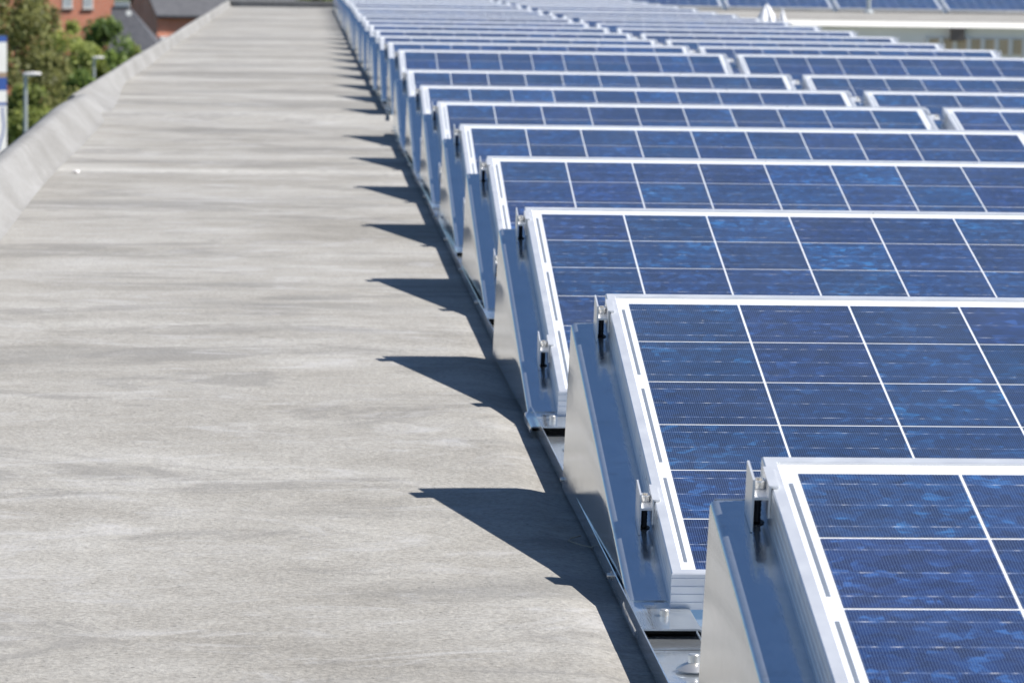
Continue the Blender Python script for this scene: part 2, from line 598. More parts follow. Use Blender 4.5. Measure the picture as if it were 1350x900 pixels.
M = dict(
    galv=galvanised(), alu=aluminium(), cell=solar_cell(), back=backsheet(), roof=roofing(), up=upstand_mat(),
    brick=brick(), slate=slate(),
    steel=simple('stainless_steel', (0.70, 0.68, 0.64), 0.3, 0.75, 0.05, 60),
    shank=simple('black_bolt_thread', (0.03, 0.03, 0.035), 0.45, 0.6, 0.2, 200),
    voidblack=simple('shade_black', (0.012, 0.012, 0.012), 0.9, 0, 0.1, 40, 0.1),  # black that paints the shade in the foot hollow and the bracket slot
    ribbon=simple('tinned_ribbon', (0.44, 0.48, 0.52), 0.4, 0.7, 0.08, 40),
    white=simple('white_paint', (0.76, 0.75, 0.72), 0.5, 0, 0.06, 3),
    cream=simple('cream_render', (0.72, 0.70, 0.65), 0.8, 0, 0.06, 2),
    paleblue=simple('pale_panel_cladding', (0.80, 0.80, 0.76), 0.7, 0, 0.08, 2),
    brown=simple('brown_board', (0.56, 0.45, 0.30), 0.7, 0, 0.15, 4),
    darkbrown=simple('brown_vent_metal', (0.15, 0.125, 0.11), 0.6, 0, 0.1, 6),
    glass=simple('window_pane', (0.42, 0.46, 0.48), 0.12, 0.0, 0.25, 0.7, 1.0),
    grey=simple('grey_painted_steel', (0.50, 0.53, 0.54), 0.45, 0.3, 0.06, 4),
    lampw=simple('lamp_housing', (0.74, 0.71, 0.69), 0.5, 0, 0.06, 4),
    blue=simple('blue_sign_face', (0.045, 0.10, 0.33), 0.4, 0, 0.05, 2),
    tan=simple('tan_band', (0.33, 0.24, 0.17), 0.5, 0, 0.05, 2),
    bark=simple('bark', (0.09, 0.07, 0.05), 0.9, 0, 0.3, 6, 0.3, 0.5),
    plastic=simple('white_plastic_sheet', (0.80, 0.80, 0.82), 0.35, 0, 0.04, 6),
    ground=simple('grass_and_tarmac', (0.07, 0.085, 0.045), 0.9, 0, 0.4, 0.08),
    wall=simple('concrete_wall', (0.36, 0.35, 0.33), 0.85, 0, 0.1, 0.8),
    stone=simple('small_pebble', (0.12, 0.11, 0.10), 0.8, 0, 0.2, 80),
    straw=simple('dry_straw', (0.42, 0.36, 0.27), 0.8, 0, 0.15, 80),
    leaf1=leaf_mat('olive_leaves', (0.13, 0.135, 0.05), (0.27, 0.275, 0.095), (0.42, 0.42, 0.16)),
    leaf2=leaf_mat('yellow_green_leaves', (0.14, 0.17, 0.045), (0.29, 0.34, 0.085), (0.46, 0.50, 0.15)),
    leaf3=leaf_mat('deep_green_leaves', (0.09, 0.145, 0.04), (0.19, 0.27, 0.07), (0.33, 0.42, 0.11)),
)

ORD = ('first second third fourth fifth sixth seventh eighth ninth tenth eleventh twelfth thirteenth fourteenth fifteenth '
       'sixteenth seventeenth eighteenth nineteenth twentieth twenty-first twenty-second twenty-third twenty-fourth '
       'twenty-fifth twenty-sixth twenty-seventh twenty-eighth twenty-ninth thirtieth').split()

# ------------------------------------------------------------------ ground, roof, building
g = MB()
g.add([(-2500, -600, -11.5), (2500, -600, -11.5), (2500, 3500, -11.5), (-2500, 3500, -11.5)], [(0, 1, 2, 3)])
tag(g.build('ground', M['ground']), kind='structure')

XR, YE = 5.0, 46.3
rf = MB()
ys = [-12 + 0.25 * k for k in range(int((YE + 12) / 0.25) + 1)]
xs = [-1.54, -1.3, -1.0, -0.7, -0.4, -0.25, -0.16, -0.13, -0.11, -0.09, -0.07, -0.05, 0.0, 0.2, 1.0, 2.0, 3.0, 4.0, XR]


def roof_z(x, y):
    # a low flashed expansion joint runs across the roof between the two panel blocks
    z = 0.0
    d = abs(y - 11.7)
    if d < 0.45:
        z += 0.022 * (0.5 + 0.5 * math.cos(math.pi * d / 0.45))
    # the membrane lies a little proud beside the nearest rail
    if x < -0.07 and y < 3.0:
        a = min(1.0, (-0.07 - x) / 0.06)
        b = min(1.0, (3.0 - y) / 2.0)
        z += 0.009 * a * a * (3 - 2 * a) * b * b * (3 - 2 * b)
    return z


rows = [[(x, y, roof_z(x, y)) for x in xs] for y in ys]
nc = len(xs)
rf.add([p for r in rows for p in r],
       [(i * nc + j, i * nc + j + 1, (i + 1) * nc + j + 1, (i + 1) * nc + j) for i in range(len(rows) - 1) for j in range(nc - 1)])
tag(rf.build('flat_roof', M['roof'], smooth=60), kind='structure')

bd = MB()
bd.box(-1.36, XR - 0.01, -12, YE + 0.35, -11.5, -0.012)
tag(bd.build('building', M['wall']), 'tall pale concrete block carrying the flat grey roof walkway and the panels', 'building')


def upstand(name, y0, y1, prof_fn, label, n=60):
    mb = MB()
    R = []
    for i in range(n + 1):
        y = y0 + (y1 - y0) * i / n
        R.append([(x, y, z) for x, z in prof_fn(y)])
    k = len(R[0])
    mb.add([p for r in R for p in r], [(i * k + j, (i + 1) * k + j, (i + 1) * k + j + 1, i * k + j + 1) for i in range(n) for j in range(k - 1)]
           + [tuple(range(k)), tuple(reversed(range(n * k, n * k + k)))])
    return tag(mb.build(name, M['up'], smooth=60), label, 'parapet')


def wob(y, a, s):
    return a * (math.sin(y * 0.55 + s) + 0.35 * math.sin(y * 1.3 + 2 * s))


def near_prof(y):
    bx = -1.245 - (y - 4.3) * 0.016 + wob(y, 0.012, 1)
    cx = -1.385 - (y - 6.2) * 0.0185 + wob(y, 0.003, 2)
    h = 0.115 + wob(y, 0.002, 3)
    if y > 10.2:
        e = min(1.0, (y - 10.2) / 1.8)
        e = e * e * (3 - 2 * e)
        h += (0.092 - h) * e
    p = []
    for k in range(9):
        a = k / 8
        e = (math.sin(math.pi * (a - 0.5)) * 0.5 + 0.5) * 0.45 + math.sin(math.pi / 2 * a) ** 1.5 * 0.55
        p.append((bx + (cx - bx) * a, 0.001 + h * e))
    p += [(cx - 0.03, h - 0.004), (cx - 0.06, h - 0.022), (cx - 0.07, h - 0.06), (cx - 0.07, -0.35), (bx, -0.35)]
    return p


def far_prof(y):
    e = min(1.0, max(0.0, (y - 11.8) / 4.8))
    bx = -1.365 - 0.135 * e * e * (3 - 2 * e) + wob(y, 0.006, 4)
    xi = -1.526 + wob(y, 0.004, 6)
    h = 0.087 + wob(y, 0.002, 5)
    return [(bx, 0.001), (bx + (xi - bx) * 0.3, h * 0.22), (bx + (xi - bx) * 0.7, h * 0.62), (xi, h - 0.010), (xi - 0.010, h),
            (xi - 0.030, h - 0.002), (xi - 0.043, h - 0.012), (xi - 0.047, h - 0.03), (xi - 0.047, -0.35), (bx, -0.35)]


upstand('roof_upstand', -12, 12.0, near_prof, 'pale grey rounded roof upstand with a broad sloping fillet, nearer left edge', 120)
upstand('roof_upstand', 12.0, YE, far_prof, 'narrow steep pale grey roof upstand beyond the joint, farther left edge', 120)
eu = MB()
eu.box(-1.56, XR, YE, YE + 0.3, -0.3, 0.055)
eu.box(-1.57, XR, YE - 0.012, YE + 0.31, 0.055, 0.085)
tag(eu.build('roof_upstand', M['up']), 'low grey upstand closing the far end of the roof walkway', 'parapet')

# ------------------------------------------------------------------ solar panel
TILT = R_(13.6)
T, PL, PW = 0.046, 1.001, 1.6500
CP, ML, MT = 0.1586, 0.0288, 0.0365
rotX = TILT   # panel built with y = -slope, z = normal, origin at its upper left corner, then tilted


def frame_mesh():
    prof = [(0, -T), (0, -0.0385), (-0.0011, -0.038), (-0.0011, -0.0365), (0, -0.036), (0, -0.0285), (-0.0011, -0.028),
            (-0.0011, -0.0265), (0, -0.026), (0, -0.0185), (-0.0011, -0.018), (-0.0011, -0.0165), (0, -0.016), (0, -0.0085),
            (-0.0011, -0.008), (-0.0011, -0.0065), (0, -0.006), (0, -0.0012), (0.0012, 0), (0.0125, 0), (0.013, -0.0006),
            (0.013, -0.0082), (0.002, -0.0082), (0.002, -0.044), (0.024, -0.044), (0.024, -T)]
    vs, k = [], len(prof)
    for sx, sy_ in ((0, 0), (1, 0), (1, 1), (0, 1)):
        for ins, z in prof:
            xi = ins * 0.25 if ins < 0 else ins
            x = xi if sx == 0 else PW - xi
            y = -ins if sy_ == 0 else -PL + ins
            vs.append((x, y, z))
    fs = []
    for c in range(4):
        d = (c + 1) % 4
        for j in range(k):
            j2 = (j + 1) % k
            fs.append((c * k + j, c * k + j2, d * k + j2, d * k + j))
    mb = MB()
    mb.add(vs, fs)
    return mb.mesh('frame', M['alu'])


def lam_mesh():
    mb = MB()
    mb.box(0.0131, PW - 0.0131, -PL + 0.0131, -0.0131, -0.0075, -0.0026)
    return mb.mesh('backsheet', M['back'])


def cell_mesh():
    mb = MB()
    gp = 0.0017
    for i in range(10):
        for j in range(6):
            x0, x1 = ML + CP * i + gp, ML + CP * (i + 1) - gp
            y0, y1 = -(MT + CP * j + gp), -(MT + CP * (j + 1) - gp)
            z = -0.0022
            mb.add([(x0, y0, z), (x0, y1, z), (x1, y1, z), (x1, y0, z)], [(0, 1, 2, 3)],
                   uvs=[[(i + .002, j + .002), (i + .002, j + .998), (i + .998, j + .998), (i + .998, j + .002)]])
    return mb.mesh('cell_grid', M['cell'])


def ribbon_mesh(side, j):
    mb = MB()
    y0, y1 = -(MT + CP * (j + 1 / 6)), -(MT + CP * (j + 2 - 1 / 6))
    x = 0.0205 if side == 0 else PW - 0.0205
    mb.box(x - 0.0020, x + 0.0020, y1, y0, -0.0025, -0.0022)
    return mb.mesh('bus_ribbon', M['ribbon'])


ME_FRAME, ME_LAM, ME_CELL = frame_mesh(), lam_mesh(), cell_mesh()
ME_RIB = [ribbon_mesh(0, 0), ribbon_mesh(0, 2), ribbon_mesh(0, 4), ribbon_mesh(1, 1), ribbon_mesh(1, 3)]


def panel(loc, label, group, detail=True):
    jr = random.Random(hash(round(loc[1] * 97 + loc[0] * 13)))
    j_ = 0.0 if loc[1] < 2.5 and loc[0] < 1 else 0.0016
    o = empty('solar_panel', loc, label, 'solar panel', group, (rotX + jr.uniform(-j_, j_), 0, jr.uniform(-j_, j_)))
    link('frame', ME_FRAME, o)
    link('backsheet', ME_LAM, o)
    link('cell_grid', ME_CELL, o)
    if detail:
        for r in ME_RIB:
            link('bus_ribbon', r, o)
    return o


# ------------------------------------------------------------------ brackets
HR = 0.295                                  # upper panel corner above the roof
ct, st = math.cos(TILT), math.sin(TILT)


def sl(s, h):                               # slope coordinates -> (y, z) in row space, roof at z = 0
    return (-s * ct - h * st * -1 * -1, HR - s * st + h * ct)


def P(x, s, h):
    """x along the row, s down the slope from the panel's upper edge, h above the panel's top face."""
    return (x, -s * ct - h * st, HR - s * st + h * ct)


XF = -0.0465                                 # the fold of the end bracket
ZF = 0.0150                                 # foot level


def bracket_mesh():
    mb = MB()
    rows_ = []
    ns = 24
    hw = -T - 0.0006
    for i in range(ns + 1):
        a = i / ns
        s = 0.002 + a * 0.975
        r = 0.005
        row = [P(0.0225, s, hw), P(0.0, s, hw), P(XF + r, s, hw)]
        for k in range(1, 4):
            t_ = k / 3 * math.pi / 2
            row.append(P(XF + r - r * math.sin(t_), s, hw - r + r * math.cos(t_)))
        top = row[-1]
        yb = 0.03 * (1 - a) ** 1.0 + top[1]
        zb = 0.0075
        if zb > top[2] - 0.002:
            zb = top[2] - 0.002
        for k in (0.33, 0.66, 1.0):
            yk, zk = top[1] + (yb - top[1]) * k, top[2] + (zb - top[2]) * k
            zfold = top[2] + (yk - top[1]) * st / ct
            row.append((XF - 0.026 * (zfold - zk), yk, zk))
        rows_.append(row)
    mb.sheet(rows_, 0.0018)
    return mb.mesh('folded_sheet', M['galv'], 40)


def foot_mesh():
    mb = MB()
    rows_ = []
    s1 = 0.974
    st_ = [P(0, s1, -T - 0.0022), P(0, 0.992, -T - 0.0022), None]
    ylist = [(st_[0][1], st_[0][2]), (st_[1][1], st_[1][2]), (-1.000, ZF), (-1.03, ZF - .0005), (-1.06, ZF - .0005), (-1.092, ZF - .0005)]
    for y, z in ylist:
        r = 0.003
        zb = 0.0068
        row = [(0.0225, y, zb), (0.0225, y, z - r)]
        for k in (1, 2):
            t_ = k / 2 * math.pi / 2
            row.append((0.0225 - r + r * math.cos(t_), y, z - r + r * math.sin(t_)))
        row.append((-0.015, y, z))
        for k in (0, 1, 2):
            t_ = k / 2 * math.pi / 2
            row.append((-0.0515 + r - r * math.sin(t_), y, z - r + r * math.cos(t_)))
        row.append((-0.0515, y, zb))
        rows_.append(row)
    mb.sheet(rows_, 0.0022)
    return mb.mesh('foot', M['galv'], 40)


def rear_mesh():
    mb = MB()
    top, bot = P(0, 0.0, -T + 0.0005), (0, 0.034, 0.0075)
    xa = [XF + 0.0035, -0.02, 0.005, 0.022]
    rows_ = [[(x, top[1] + 0.004, top[2]) for x in xa], [(x, top[1] + 0.008, top[2] - 0.03) for x in xa],
             [(x - 0.007, bot[1], bot[2]) for x in xa]]
    mb.sheet(rows_, 0.0018)
    return mb.mesh('rear_plate', M['galv'])


def clamp_mesh(s0, mid=False):
    mb = MB()
    L = 0.05
    sa, sb = s0 - L / 2, s0 + L / 2

    def ext(x0, x1, h0, h1):
        vs = [P(x, s, h) for h in (h0, h1) for s in (sb, sa) for x in (x0, x1)]
        mb.add(vs, [(0, 2, 3, 1), (4, 5, 7, 6), (0, 1, 5, 4), (2, 6, 7, 3), (0, 4, 6, 2), (1, 3, 7, 5)])
    ext(-0.0185, -0.0163, -0.044, 0.009)        # tall outer wall
    ext(-0.0163, -0.0005, -0.0115, -0.0085)     # shelf under the bolt head
    ext(-0.0028, -0.0005, -0.030, -0.0115)      # wall against the frame
    ext(-0.0028, -0.0005, -0.0085, 0.0028)      # upper wall
    ext(-0.0005, 0.0062, 0.0004, 0.0028)        # lip over the frame
    return mb.mesh('end_clamp', M['alu'])


def bolt_mesh(s0, x=-0.0096):
    mb = MB()
    c = Vector(P(x, s0, -0.0085))
    ax = Vector((0, -st, ct))
    mb.lathe(c, ax, [(0.0062, 0.0002), (0.0065, 0.001), (0.0065, 0.0072), (0.0058, 0.0082), (0.0034, 0.0082), (0.0032, 0.0045), (0.0005, 0.0045)], 18)
    return mb.mesh('bolt_head', M['steel'], 40)


def shank_mesh(s0, x=-0.0096, h1=-0.0118):
    mb = MB()
    ax = Vector((0, -st, ct))
    p0, p1 = Vector(P(x, s0, -T)), Vector(P(x, s0, h1))
    n = 14
    prof = []
    ln = (p1 - p0).length
    for k in range(n + 1):
        prof.append((0.0040 if k % 2 else 0.0035, ln * k / n))
    mb.lathe(p0, ax, [(0.0075, 0.0003), (0.0075, 0.0022)] + [(r, h + 0.0022) for r, h in prof if h + 0.0022 < ln], 14)
    return mb.mesh('bolt_shank', M['shank'], 40)


def footbolt_mesh():
    mb = MB()
    mb.lathe((-0.012, -1.012, 0.0152), (0, 0, 1), [(0.009, 0), (0.009, 0.001), (0.0055, 0.0012), (0.0055, 0.0085), (0.0045, 0.0095)], 14)
    return mb.mesh('foot_bolt', M['steel'], 40)


S1, S2 = 0.058, 0.757
def shade_block_mesh():
    mb = MB()
    mb.box(-0.048, 0.019, -1.072, -0.90, 0.0068, 0.0112)  # black block added so the hollow under the foot looks deep in shade
    return mb.mesh('shade_block', M['voidblack'])


ME_SHADE = shade_block_mesh()
ME_BR, ME_FOOT, ME_REAR = bracket_mesh(), foot_mesh(), rear_mesh()
ME_CL = [clamp_mesh(S1), clamp_mesh(S2)]
ME_BO = [bolt_mesh(S1), bolt_mesh(S2)]
ME_SH = [shank_mesh(S1), shank_mesh(S2)]
ME_FB = footbolt_mesh()


def mirrored(me):
    m2 = me.copy()
    m2.transform(Matrix.Scale(-1, 4, (1, 0, 0)))
    m2.flip_normals()
    m2.name = me.name
    return m2


MIR = {m: mirrored(m) for m in [ME_BR, ME_FOOT, ME_REAR, ME_FB, ME_SHADE] + ME_CL + ME_BO + ME_SH}


def slot_mesh():
    mb = MB()
    top = P(0, 0.06, -T)
    for (s_, drop, ln) in ((0.105, 0.010, 0.022),):
        c = P(0, s_, -T - 0.0006)
        x = XF - 0.026 * (drop + 0.006) - 0.0006
        a, b_ = (c[1] + ln / 2, c[2] - drop), (c[1] - ln / 2, c[2] - drop - ln * st / ct)
        vs = []
        for xx in (x - 0.0004, x + 0.0006):
            vs += [(xx, a[0], a[1] + 0.004), (xx, a[0], a[1] - 0.002), (xx, b_[0], b_[1] - 0.002), (xx, b_[0], b_[1] + 0.004)]
        mb.add(vs, [(0, 1, 2, 3), (7, 6, 5, 4), (0, 4, 5, 1), (1, 5, 6, 2), (2, 6, 7, 3), (3, 7, 4, 0)])
    return mb.mesh('relief_slot', M['voidblack'])  # black piece on the flange, painting the shade inside the slot


ME_SLOT = slot_mesh()


def bracket(loc, label, group, mir=False, level=2):
    f = (lambda m: MIR[m]) if mir else (lambda m: m)
    o = empty('end_bracket', loc, label, 'bracket', group)
    link('folded_sheet', f(ME_BR), o)
    link('rear_plate', f(ME_REAR), o)
    link('foot', f(ME_FOOT), o)
    if level >= 1:
        link('shade_block', f(ME_SHADE), o)
    if level >= 1:
        for k in (0, 1):
            c = link('end_clamp', f(ME_CL[k]), o)
            if level >= 2:
                link('bolt_head', f(ME_BO[k]), c)
                link('bolt_shank', f(ME_SH[k]), c)
    if level >= 2:
        link('foot_bolt', f(ME_FB), o)
        if not mir:
            link('relief_slot', ME_SLOT, o)
    return o


# middle bracket in the gap between the two panels of a row (x = 0 at the gap's centre)
GAP = 0.0565


def mid_meshes():
    hw = -T - 0.0006
    mb = MB()
    for sg_ in (-1, 1):
        rows_ = []
        for i in range(13):
            a = i / 12
            s = 0.002 + a * 0.975
            c = P(0, s, hw)
            zb = min(0.0075, c[2] - 0.004)
            yb = c[1] + 0.085 * (1 - a)
            r_ = [P(sg_ * 0.034, s, hw), P(sg_ * 0.075, s, hw), (sg_ * 0.080, yb, zb)]
            rows_.append(r_ if sg_ < 0 else r_[::-1])
        mb.sheet(rows_, 0.0018)
    for s0 in (S1, S2):
        mb.sheet([[P(x, s, hw - 0.003) for x in (0.07, -0.07)] for s in (s0 - 0.03, s0 + 0.03)], 0.002)
    body = mb.mesh('folded_sheet', M['galv'], 40)
    cl, bo = [], []
    for s0 in (S1, S2):
        mb = MB()
        sa, sb = s0 - 0.03, s0 + 0.03

        def ext(x0, x1, h0, h1):
            vs = [P(x, s, h) for h in (h0, h1) for s in (sb, sa) for x in (x0, x1)]
            mb.add(vs, [(0, 2, 3, 1), (4, 5, 7, 6), (0, 1, 5, 4), (2, 6, 7, 3), (0, 4, 6, 2), (1, 3, 7, 5)])
        g2 = GAP / 2
        ext(-g2 - 0.006, -g2 + 0.002, 0.0004, 0.003)
        ext(g2 - 0.002, g2 + 0.006, 0.0004, 0.003)
        ext(-g2 + 0.0005, -g2 + 0.003, -0.03, 0.0004)
        ext(g2 - 0.003, g2 - 0.0005, -0.03, 0.0004)
        ext(-g2 + 0.003, g2 - 0.003, -0.02, -0.017)
        cl.append(mb.mesh('middle_clamp', M['alu']))
        b = MB()
        b.lathe(P(0, s0, -0.017), (0, -st, ct), [(0.0065, 0.0002), (0.0065, 0.0075), (0.005, 0.0085)], 12)
        bo.append(b.mesh('bolt_head', M['steel'], 40))
    return body, cl, bo


ME_MID, ME_MCL, ME_MBO = mid_meshes()


def mid_bracket(loc, label, group, level):
    o = empty('middle_bracket', loc, label, 'bracket', group)
    link('folded_sheet', ME_MID, o)
    if level:
        for k in (0, 1):
            c = link('middle_clamp', ME_MCL[k], o)
            link('bolt_head', ME_MBO[k], c)
    return o


# ------------------------------------------------------------------ the rows
ROWY = [-1.666, 0.0, 1.7176, 3.436, 5.165, 6.8463, 8.5352, 10.1757, 12.8213, 14.43]
ROWX = [0.0025, -0.0089, -0.0199, -0.0052, 0.005, 0.0019, -0.0017, -0.0083, 0.0255, 0.0092]
ROWZ = [0.0023, 0.0015, 0.0038, 0.0043, -0.0012, -0.0055, -0.0138, -0.0078, 0.0075, 0.006]
while ROWY[-1] + 1.69 < 44.8:
    ROWY.append(ROWY[-1] + 1.685)
    ROWX.append(random.uniform(-0.008, 0.008))
    ROWZ.append(random.uniform(-0.003, 0.003))
X2 = ML + 10 * CP + 0.1205 - ML
for k, (y, dx, dz) in enumerate(zip(ROWY, ROWX, ROWZ)):
    nth = ORD[k]
    near = k < 12
    z = HR + dz
    panel((dx, y, z), f'blue framed solar panel, left one of the pair in the {nth} row from the camera', 'tilted solar panels in rows on the roof', near)
    panel((dx + X2, y, z), f'blue framed solar panel, right one of the pair in the {nth} row from the camera', 'tilted solar panels in rows on the roof', near)
    bracket((dx, y, dz), f'folded galvanised bracket under the left end of the {nth} panel row from the camera', 'brackets under the row ends', False, 2 if k < 10 else 1)
    bracket((dx + X2 + PW, y, dz), f'folded galvanised bracket under the right end of the {nth} panel row from the camera', 'brackets under the row ends', True, 1 if k > 2 else 0)
    mid_bracket((dx + X2 - GAP / 2, y, dz), f'galvanised middle bracket in the gap between both panels of the {nth} row from the camera', 'brackets in the gaps between panels', 1 if near else 0)

# base trays under the row ends -------------------------------------------------
TX0, TX1 = -0.0575, 0.066


def tray_mesh(y0, y1, up=0.0, lip=0.027):
    mb = MB()
    za = 0.0042 + up
    r = 0.002
    rows_ = []
    n = max(2, int((y1 - y0) / 0.3))
    for i in range(n + 1):
        y = y0 + (y1 - y0) * i / n
        zz = za + roof_z(0, y)
        rows_.append([(TX1, y, zz + 0.012), (TX1, y, zz + r), (TX1 - r, y, zz), (0.03, y, zz), (-0.02, y, zz), (TX0 + r, y, zz),
                      (TX0 + 0.0006, y, zz + 0.0006), (TX0, y, zz + r), (TX0, y, zz + lip * 0.6), (TX0 - 0.0004, y, zz + lip)])
    mb.sheet(rows_, 0.0016)
    return mb


def screw_mesh():
    mb = MB()
    mb.lathe((0, 0, 0), (-1, 0, 0), [(0.0055, 0), (0.0058, 0.001), (0.0035, 0.0015), (0.0035, 0.005), (0.0028, 0.006)], 12)
    mb.lathe((0.001, 0, 0), (1, 0, 0), [(0.006, 0), (0.006, 0.001), (0.0045, 0.0015), (0.0045, 0.006)], 12)
    return mb.mesh('lip_screw', M['steel'], 40)


def dome_mesh():
    mb = MB()
    mb.lathe((0, 0, 0), (0, 0, 1), [(0.019, 0), (0.0195, 0.001), (0.017, 0.003), (0.012, 0.006), (0.0085, 0.0075), (0.0065, 0.008), (0.0065, 0.0165), (0.0055, 0.0175)], 20)
    return mb.mesh('domed_bolt', M['steel'], 40)


ME_SCREW, ME_DOME = screw_mesh(), dome_mesh()


def base_rail(rows_, xoff, label, detail, mir=False):
    o = empty('base_rail', (xoff, rows_[0], 0), label, 'rail', 'galvanised base rails under the panel rows')
    oy = rows_[0]
    prev = rows_[0] - 1.40
    for i, y in enumerate(rows_):
        end = rows_[i + 1] - 1.115 if i + 1 < len(rows_) else y + 0.24
        start = prev - 0.03 if i else prev
        m = tray_mesh(start - oy + 0.0, end - oy, 0.002 if i % 2 else 0.0, 0.027 if i % 2 == 0 else 0.0255)
        me = m.mesh('tray_sheet', M['galv'], 40)
        if mir:
            me.transform(Matrix.Scale(-1, 4, (1, 0, 0)))
            me.flip_normals()
        link('tray_sheet', me, o)
        prev = end
        if detail:
            for yy in (y + 0.03, y - 0.77):
                s = link('lip_screw', ME_SCREW, o)
                s.location = (TX0 - 0.0016, yy - oy, 0.0225)
            d = link('domed_bolt', ME_DOME, o)
            d.location = (-0.012, y - 1.265 - oy, 0.0065)
            d = link('domed_bolt', ME_DOME, o)
            d.location = (0.036, y + 0.19 - oy, 0.0065)
    return o


NB = 8
base_rail(ROWY[:NB], -0.002, 'galvanised base rail with lip screws along the left ends of the nearer eight rows', True)
base_rail(ROWY[NB:], 0.012, 'galvanised base rail along the left ends of the farther block of rows', True)
base_rail(ROWY[:NB], X2 - GAP / 2, 'galvanised base rail under the middle gap of the nearer eight rows', False)
base_rail(ROWY[NB:], X2 - GAP / 2, 'galvanised base rail under the middle gap of the farther block of rows', False)
base_rail(ROWY[:NB], X2 + PW, 'galvanised base rail along the right ends of the nearer eight rows', False, True)
base_rail(ROWY[NB:], X2 + PW, 'galvanised base rail along the right ends of the farther block of rows', False, True)

# ------------------------------------------------------------------ right wing of the building, far right
YW = 41.0
wg = empty('wing_building', (XR, YW, -11.5), 'pale building wing with white coping and brown window strip behind the row ends', 'building')


def lk(mb, name, m, par, smooth=False):
    o = mb.build(name, m, par, smooth)
    o.matrix_parent_inverse = Matrix.Translation(-par.location) if par.rotation_euler == par.rotation_euler.__class__((0, 0, 0)) else par.matrix_world.inverted()
    return o


dW = 46.0
ZC1, ZC0 = px(1250, 31, dW).z, px(1250, 38, dW).z       # coping top and bottom
ZD = ZC1 - 0.012
mb = MB(); mb.box(XR + 0.012, 34, YW, 80, -11.5, ZD - 0.01); lk(mb, 'wall', M['paleblue'], wg)
mb = MB()
pf = [(YW - 0.10, ZC0), (YW - 0.10, ZC0 + 0.012), (YW + 0.0, ZC1), (YW + 0.25, ZC1 + 0.004), (YW + 0.25, ZC0)]
mb.add([(x, y, z) for x in (XR + 0.012, 34) for y, z in pf],
       [(k, (k + 1) % 5, 5 + (k + 1) % 5, 5 + k) for k in range(5)] + [(4, 3, 2, 1, 0), (5, 6, 7, 8, 9)])
lk(mb, 'coping', M['cream'], wg)
mb = MB(); mb.box(XR + 0.02, 34, YW + 0.25, 80, ZD - 0.01, ZD); lk(mb, 'roof_deck', M['roof'], wg)
x0w = px(1230, 56, dW).x
for i in range(14):
    xa = x0w + i * 0.183
    mb = MB(); mb.box(xa, xa + 0.118, YW - 0.03, YW - 0.002, px(1290, 72, dW).z, px(1290, 52.5, dW).z); lk(mb, 'window_pane', M['brown'], wg)
for i in range(15):
    xa = x0w - 0.065 + i * 0.183
    mb = MB()
    mb.box(xa, xa + 0.062, YW - 0.055, YW - 0.0025, px(1290, 75, dW).z, px(1290, 52, dW).z)
    lk(mb, 'mullion', M['cream'], wg)
mb = MB(); xa = px(1258, 45, dW).x
mb.box(xa, xa + 0.17, YW - 0.12, YW - 0.002, px(1262, 55, dW).z, ZC0 - 0.016); mb.box(xa - 0.01, xa + 0.18, YW - 0.14, YW - 0.002, ZC0 - 0.0155, ZC0 - 0.003)
lk(mb, 'vent_box', M['darkbrown'], wg)

# far array on the wing roof
kA_ = (px(1180, 16, 1.0) - CAM)
yA = CAM.y + kA_.y * ((ZD + 0.015 - CAM.z) / kA_.z)
for i, u in enumerate((809, 956, 1103, 1250, 1397)):
    x = px(u, 15, yA - CAM.y).x
    yy = yA + PL * ct
    zz = ZD + 0.015 + T + PL * st
    nm = ('leftmost', 'second from left', 'third from left', 'fourth from left', 'rightmost')[i]
    o = panel((x + 0.045, yy, zz), f'distant blue solar panel on the far wing, {nm} of that row', 'solar panels on the far wing', True)
    e = bracket((x + 0.03, yy, zz - HR), f'bracket beside the far wing panel, {nm} of that row', 'brackets on the far wing', False, 1)
bpos = px(1145, 17, yA - CAM.y - 0.6)
pp = MB()
pp.tube((0, 0, 0), (0, 0, 1.3), 0.032, 0.032, 14)
pp.lathe((0, 0, 0), (0, 0, 1), [(0.08, 0), (0.08, 0.02), (0.04, 0.05)], 14)
pp.lathe((0, 0, 1.3), (0, 0, 1), [(0.045, 0), (0.05, 0.04), (0.02, 0.07)], 14)
po = pp.build('vent_pipe', M['grey'], None, 40)
po.location = (bpos.x, bpos.y, ZD)
tag(po, 'thin dark grey pipe standing before the far wing panels', 'pipe')

# crumpled white sheet heaped by the far row ends
def heap():
    mb = MB()
    rnd = random.Random(9)

    def lump(cx, cyy, rad, hgt, ph):
        n, m = 28, 16
        vs = []
        for j in range(m):
            t = j / m
            for i in range(n):
                a = 2 * math.pi * i / n
                r = rad * (1 - t ** 1.7) * (1 + 0.14 * math.sin(3 * a + ph + 2.5 * t) + 0.09 * math.sin(7 * a - ph * 2 - 4 * t) + 0.05 * math.sin(13 * a + 6 * t))
                vs.append((cx + r * math.cos(a) + 0.03 * t * math.sin(ph), cyy + r * math.sin(a), hgt * t + (0.012 * math.sin(5 * a + ph) if j else 0)))
        vs.append((cx + 0.03 * math.sin(ph), cyy, hgt))
        fs = [(j * n + i, j * n + (i + 1) % n, (j + 1) * n + (i + 1) % n, (j + 1) * n + i) for j in range(m - 1) for i in range(n)]
        fs += [((m - 1) * n + i, (m - 1) * n + (i + 1) % n, m * n) for i in range(n)]
        mb.add(vs, fs)
    lump(-0.06, 0, 0.17, 0.34, 0.7)
    lump(0.07, 0.03, 0.13, 0.22, 2.1)
    lump(0.14, -0.02, 0.07, 0.31, 4.0)
    return mb


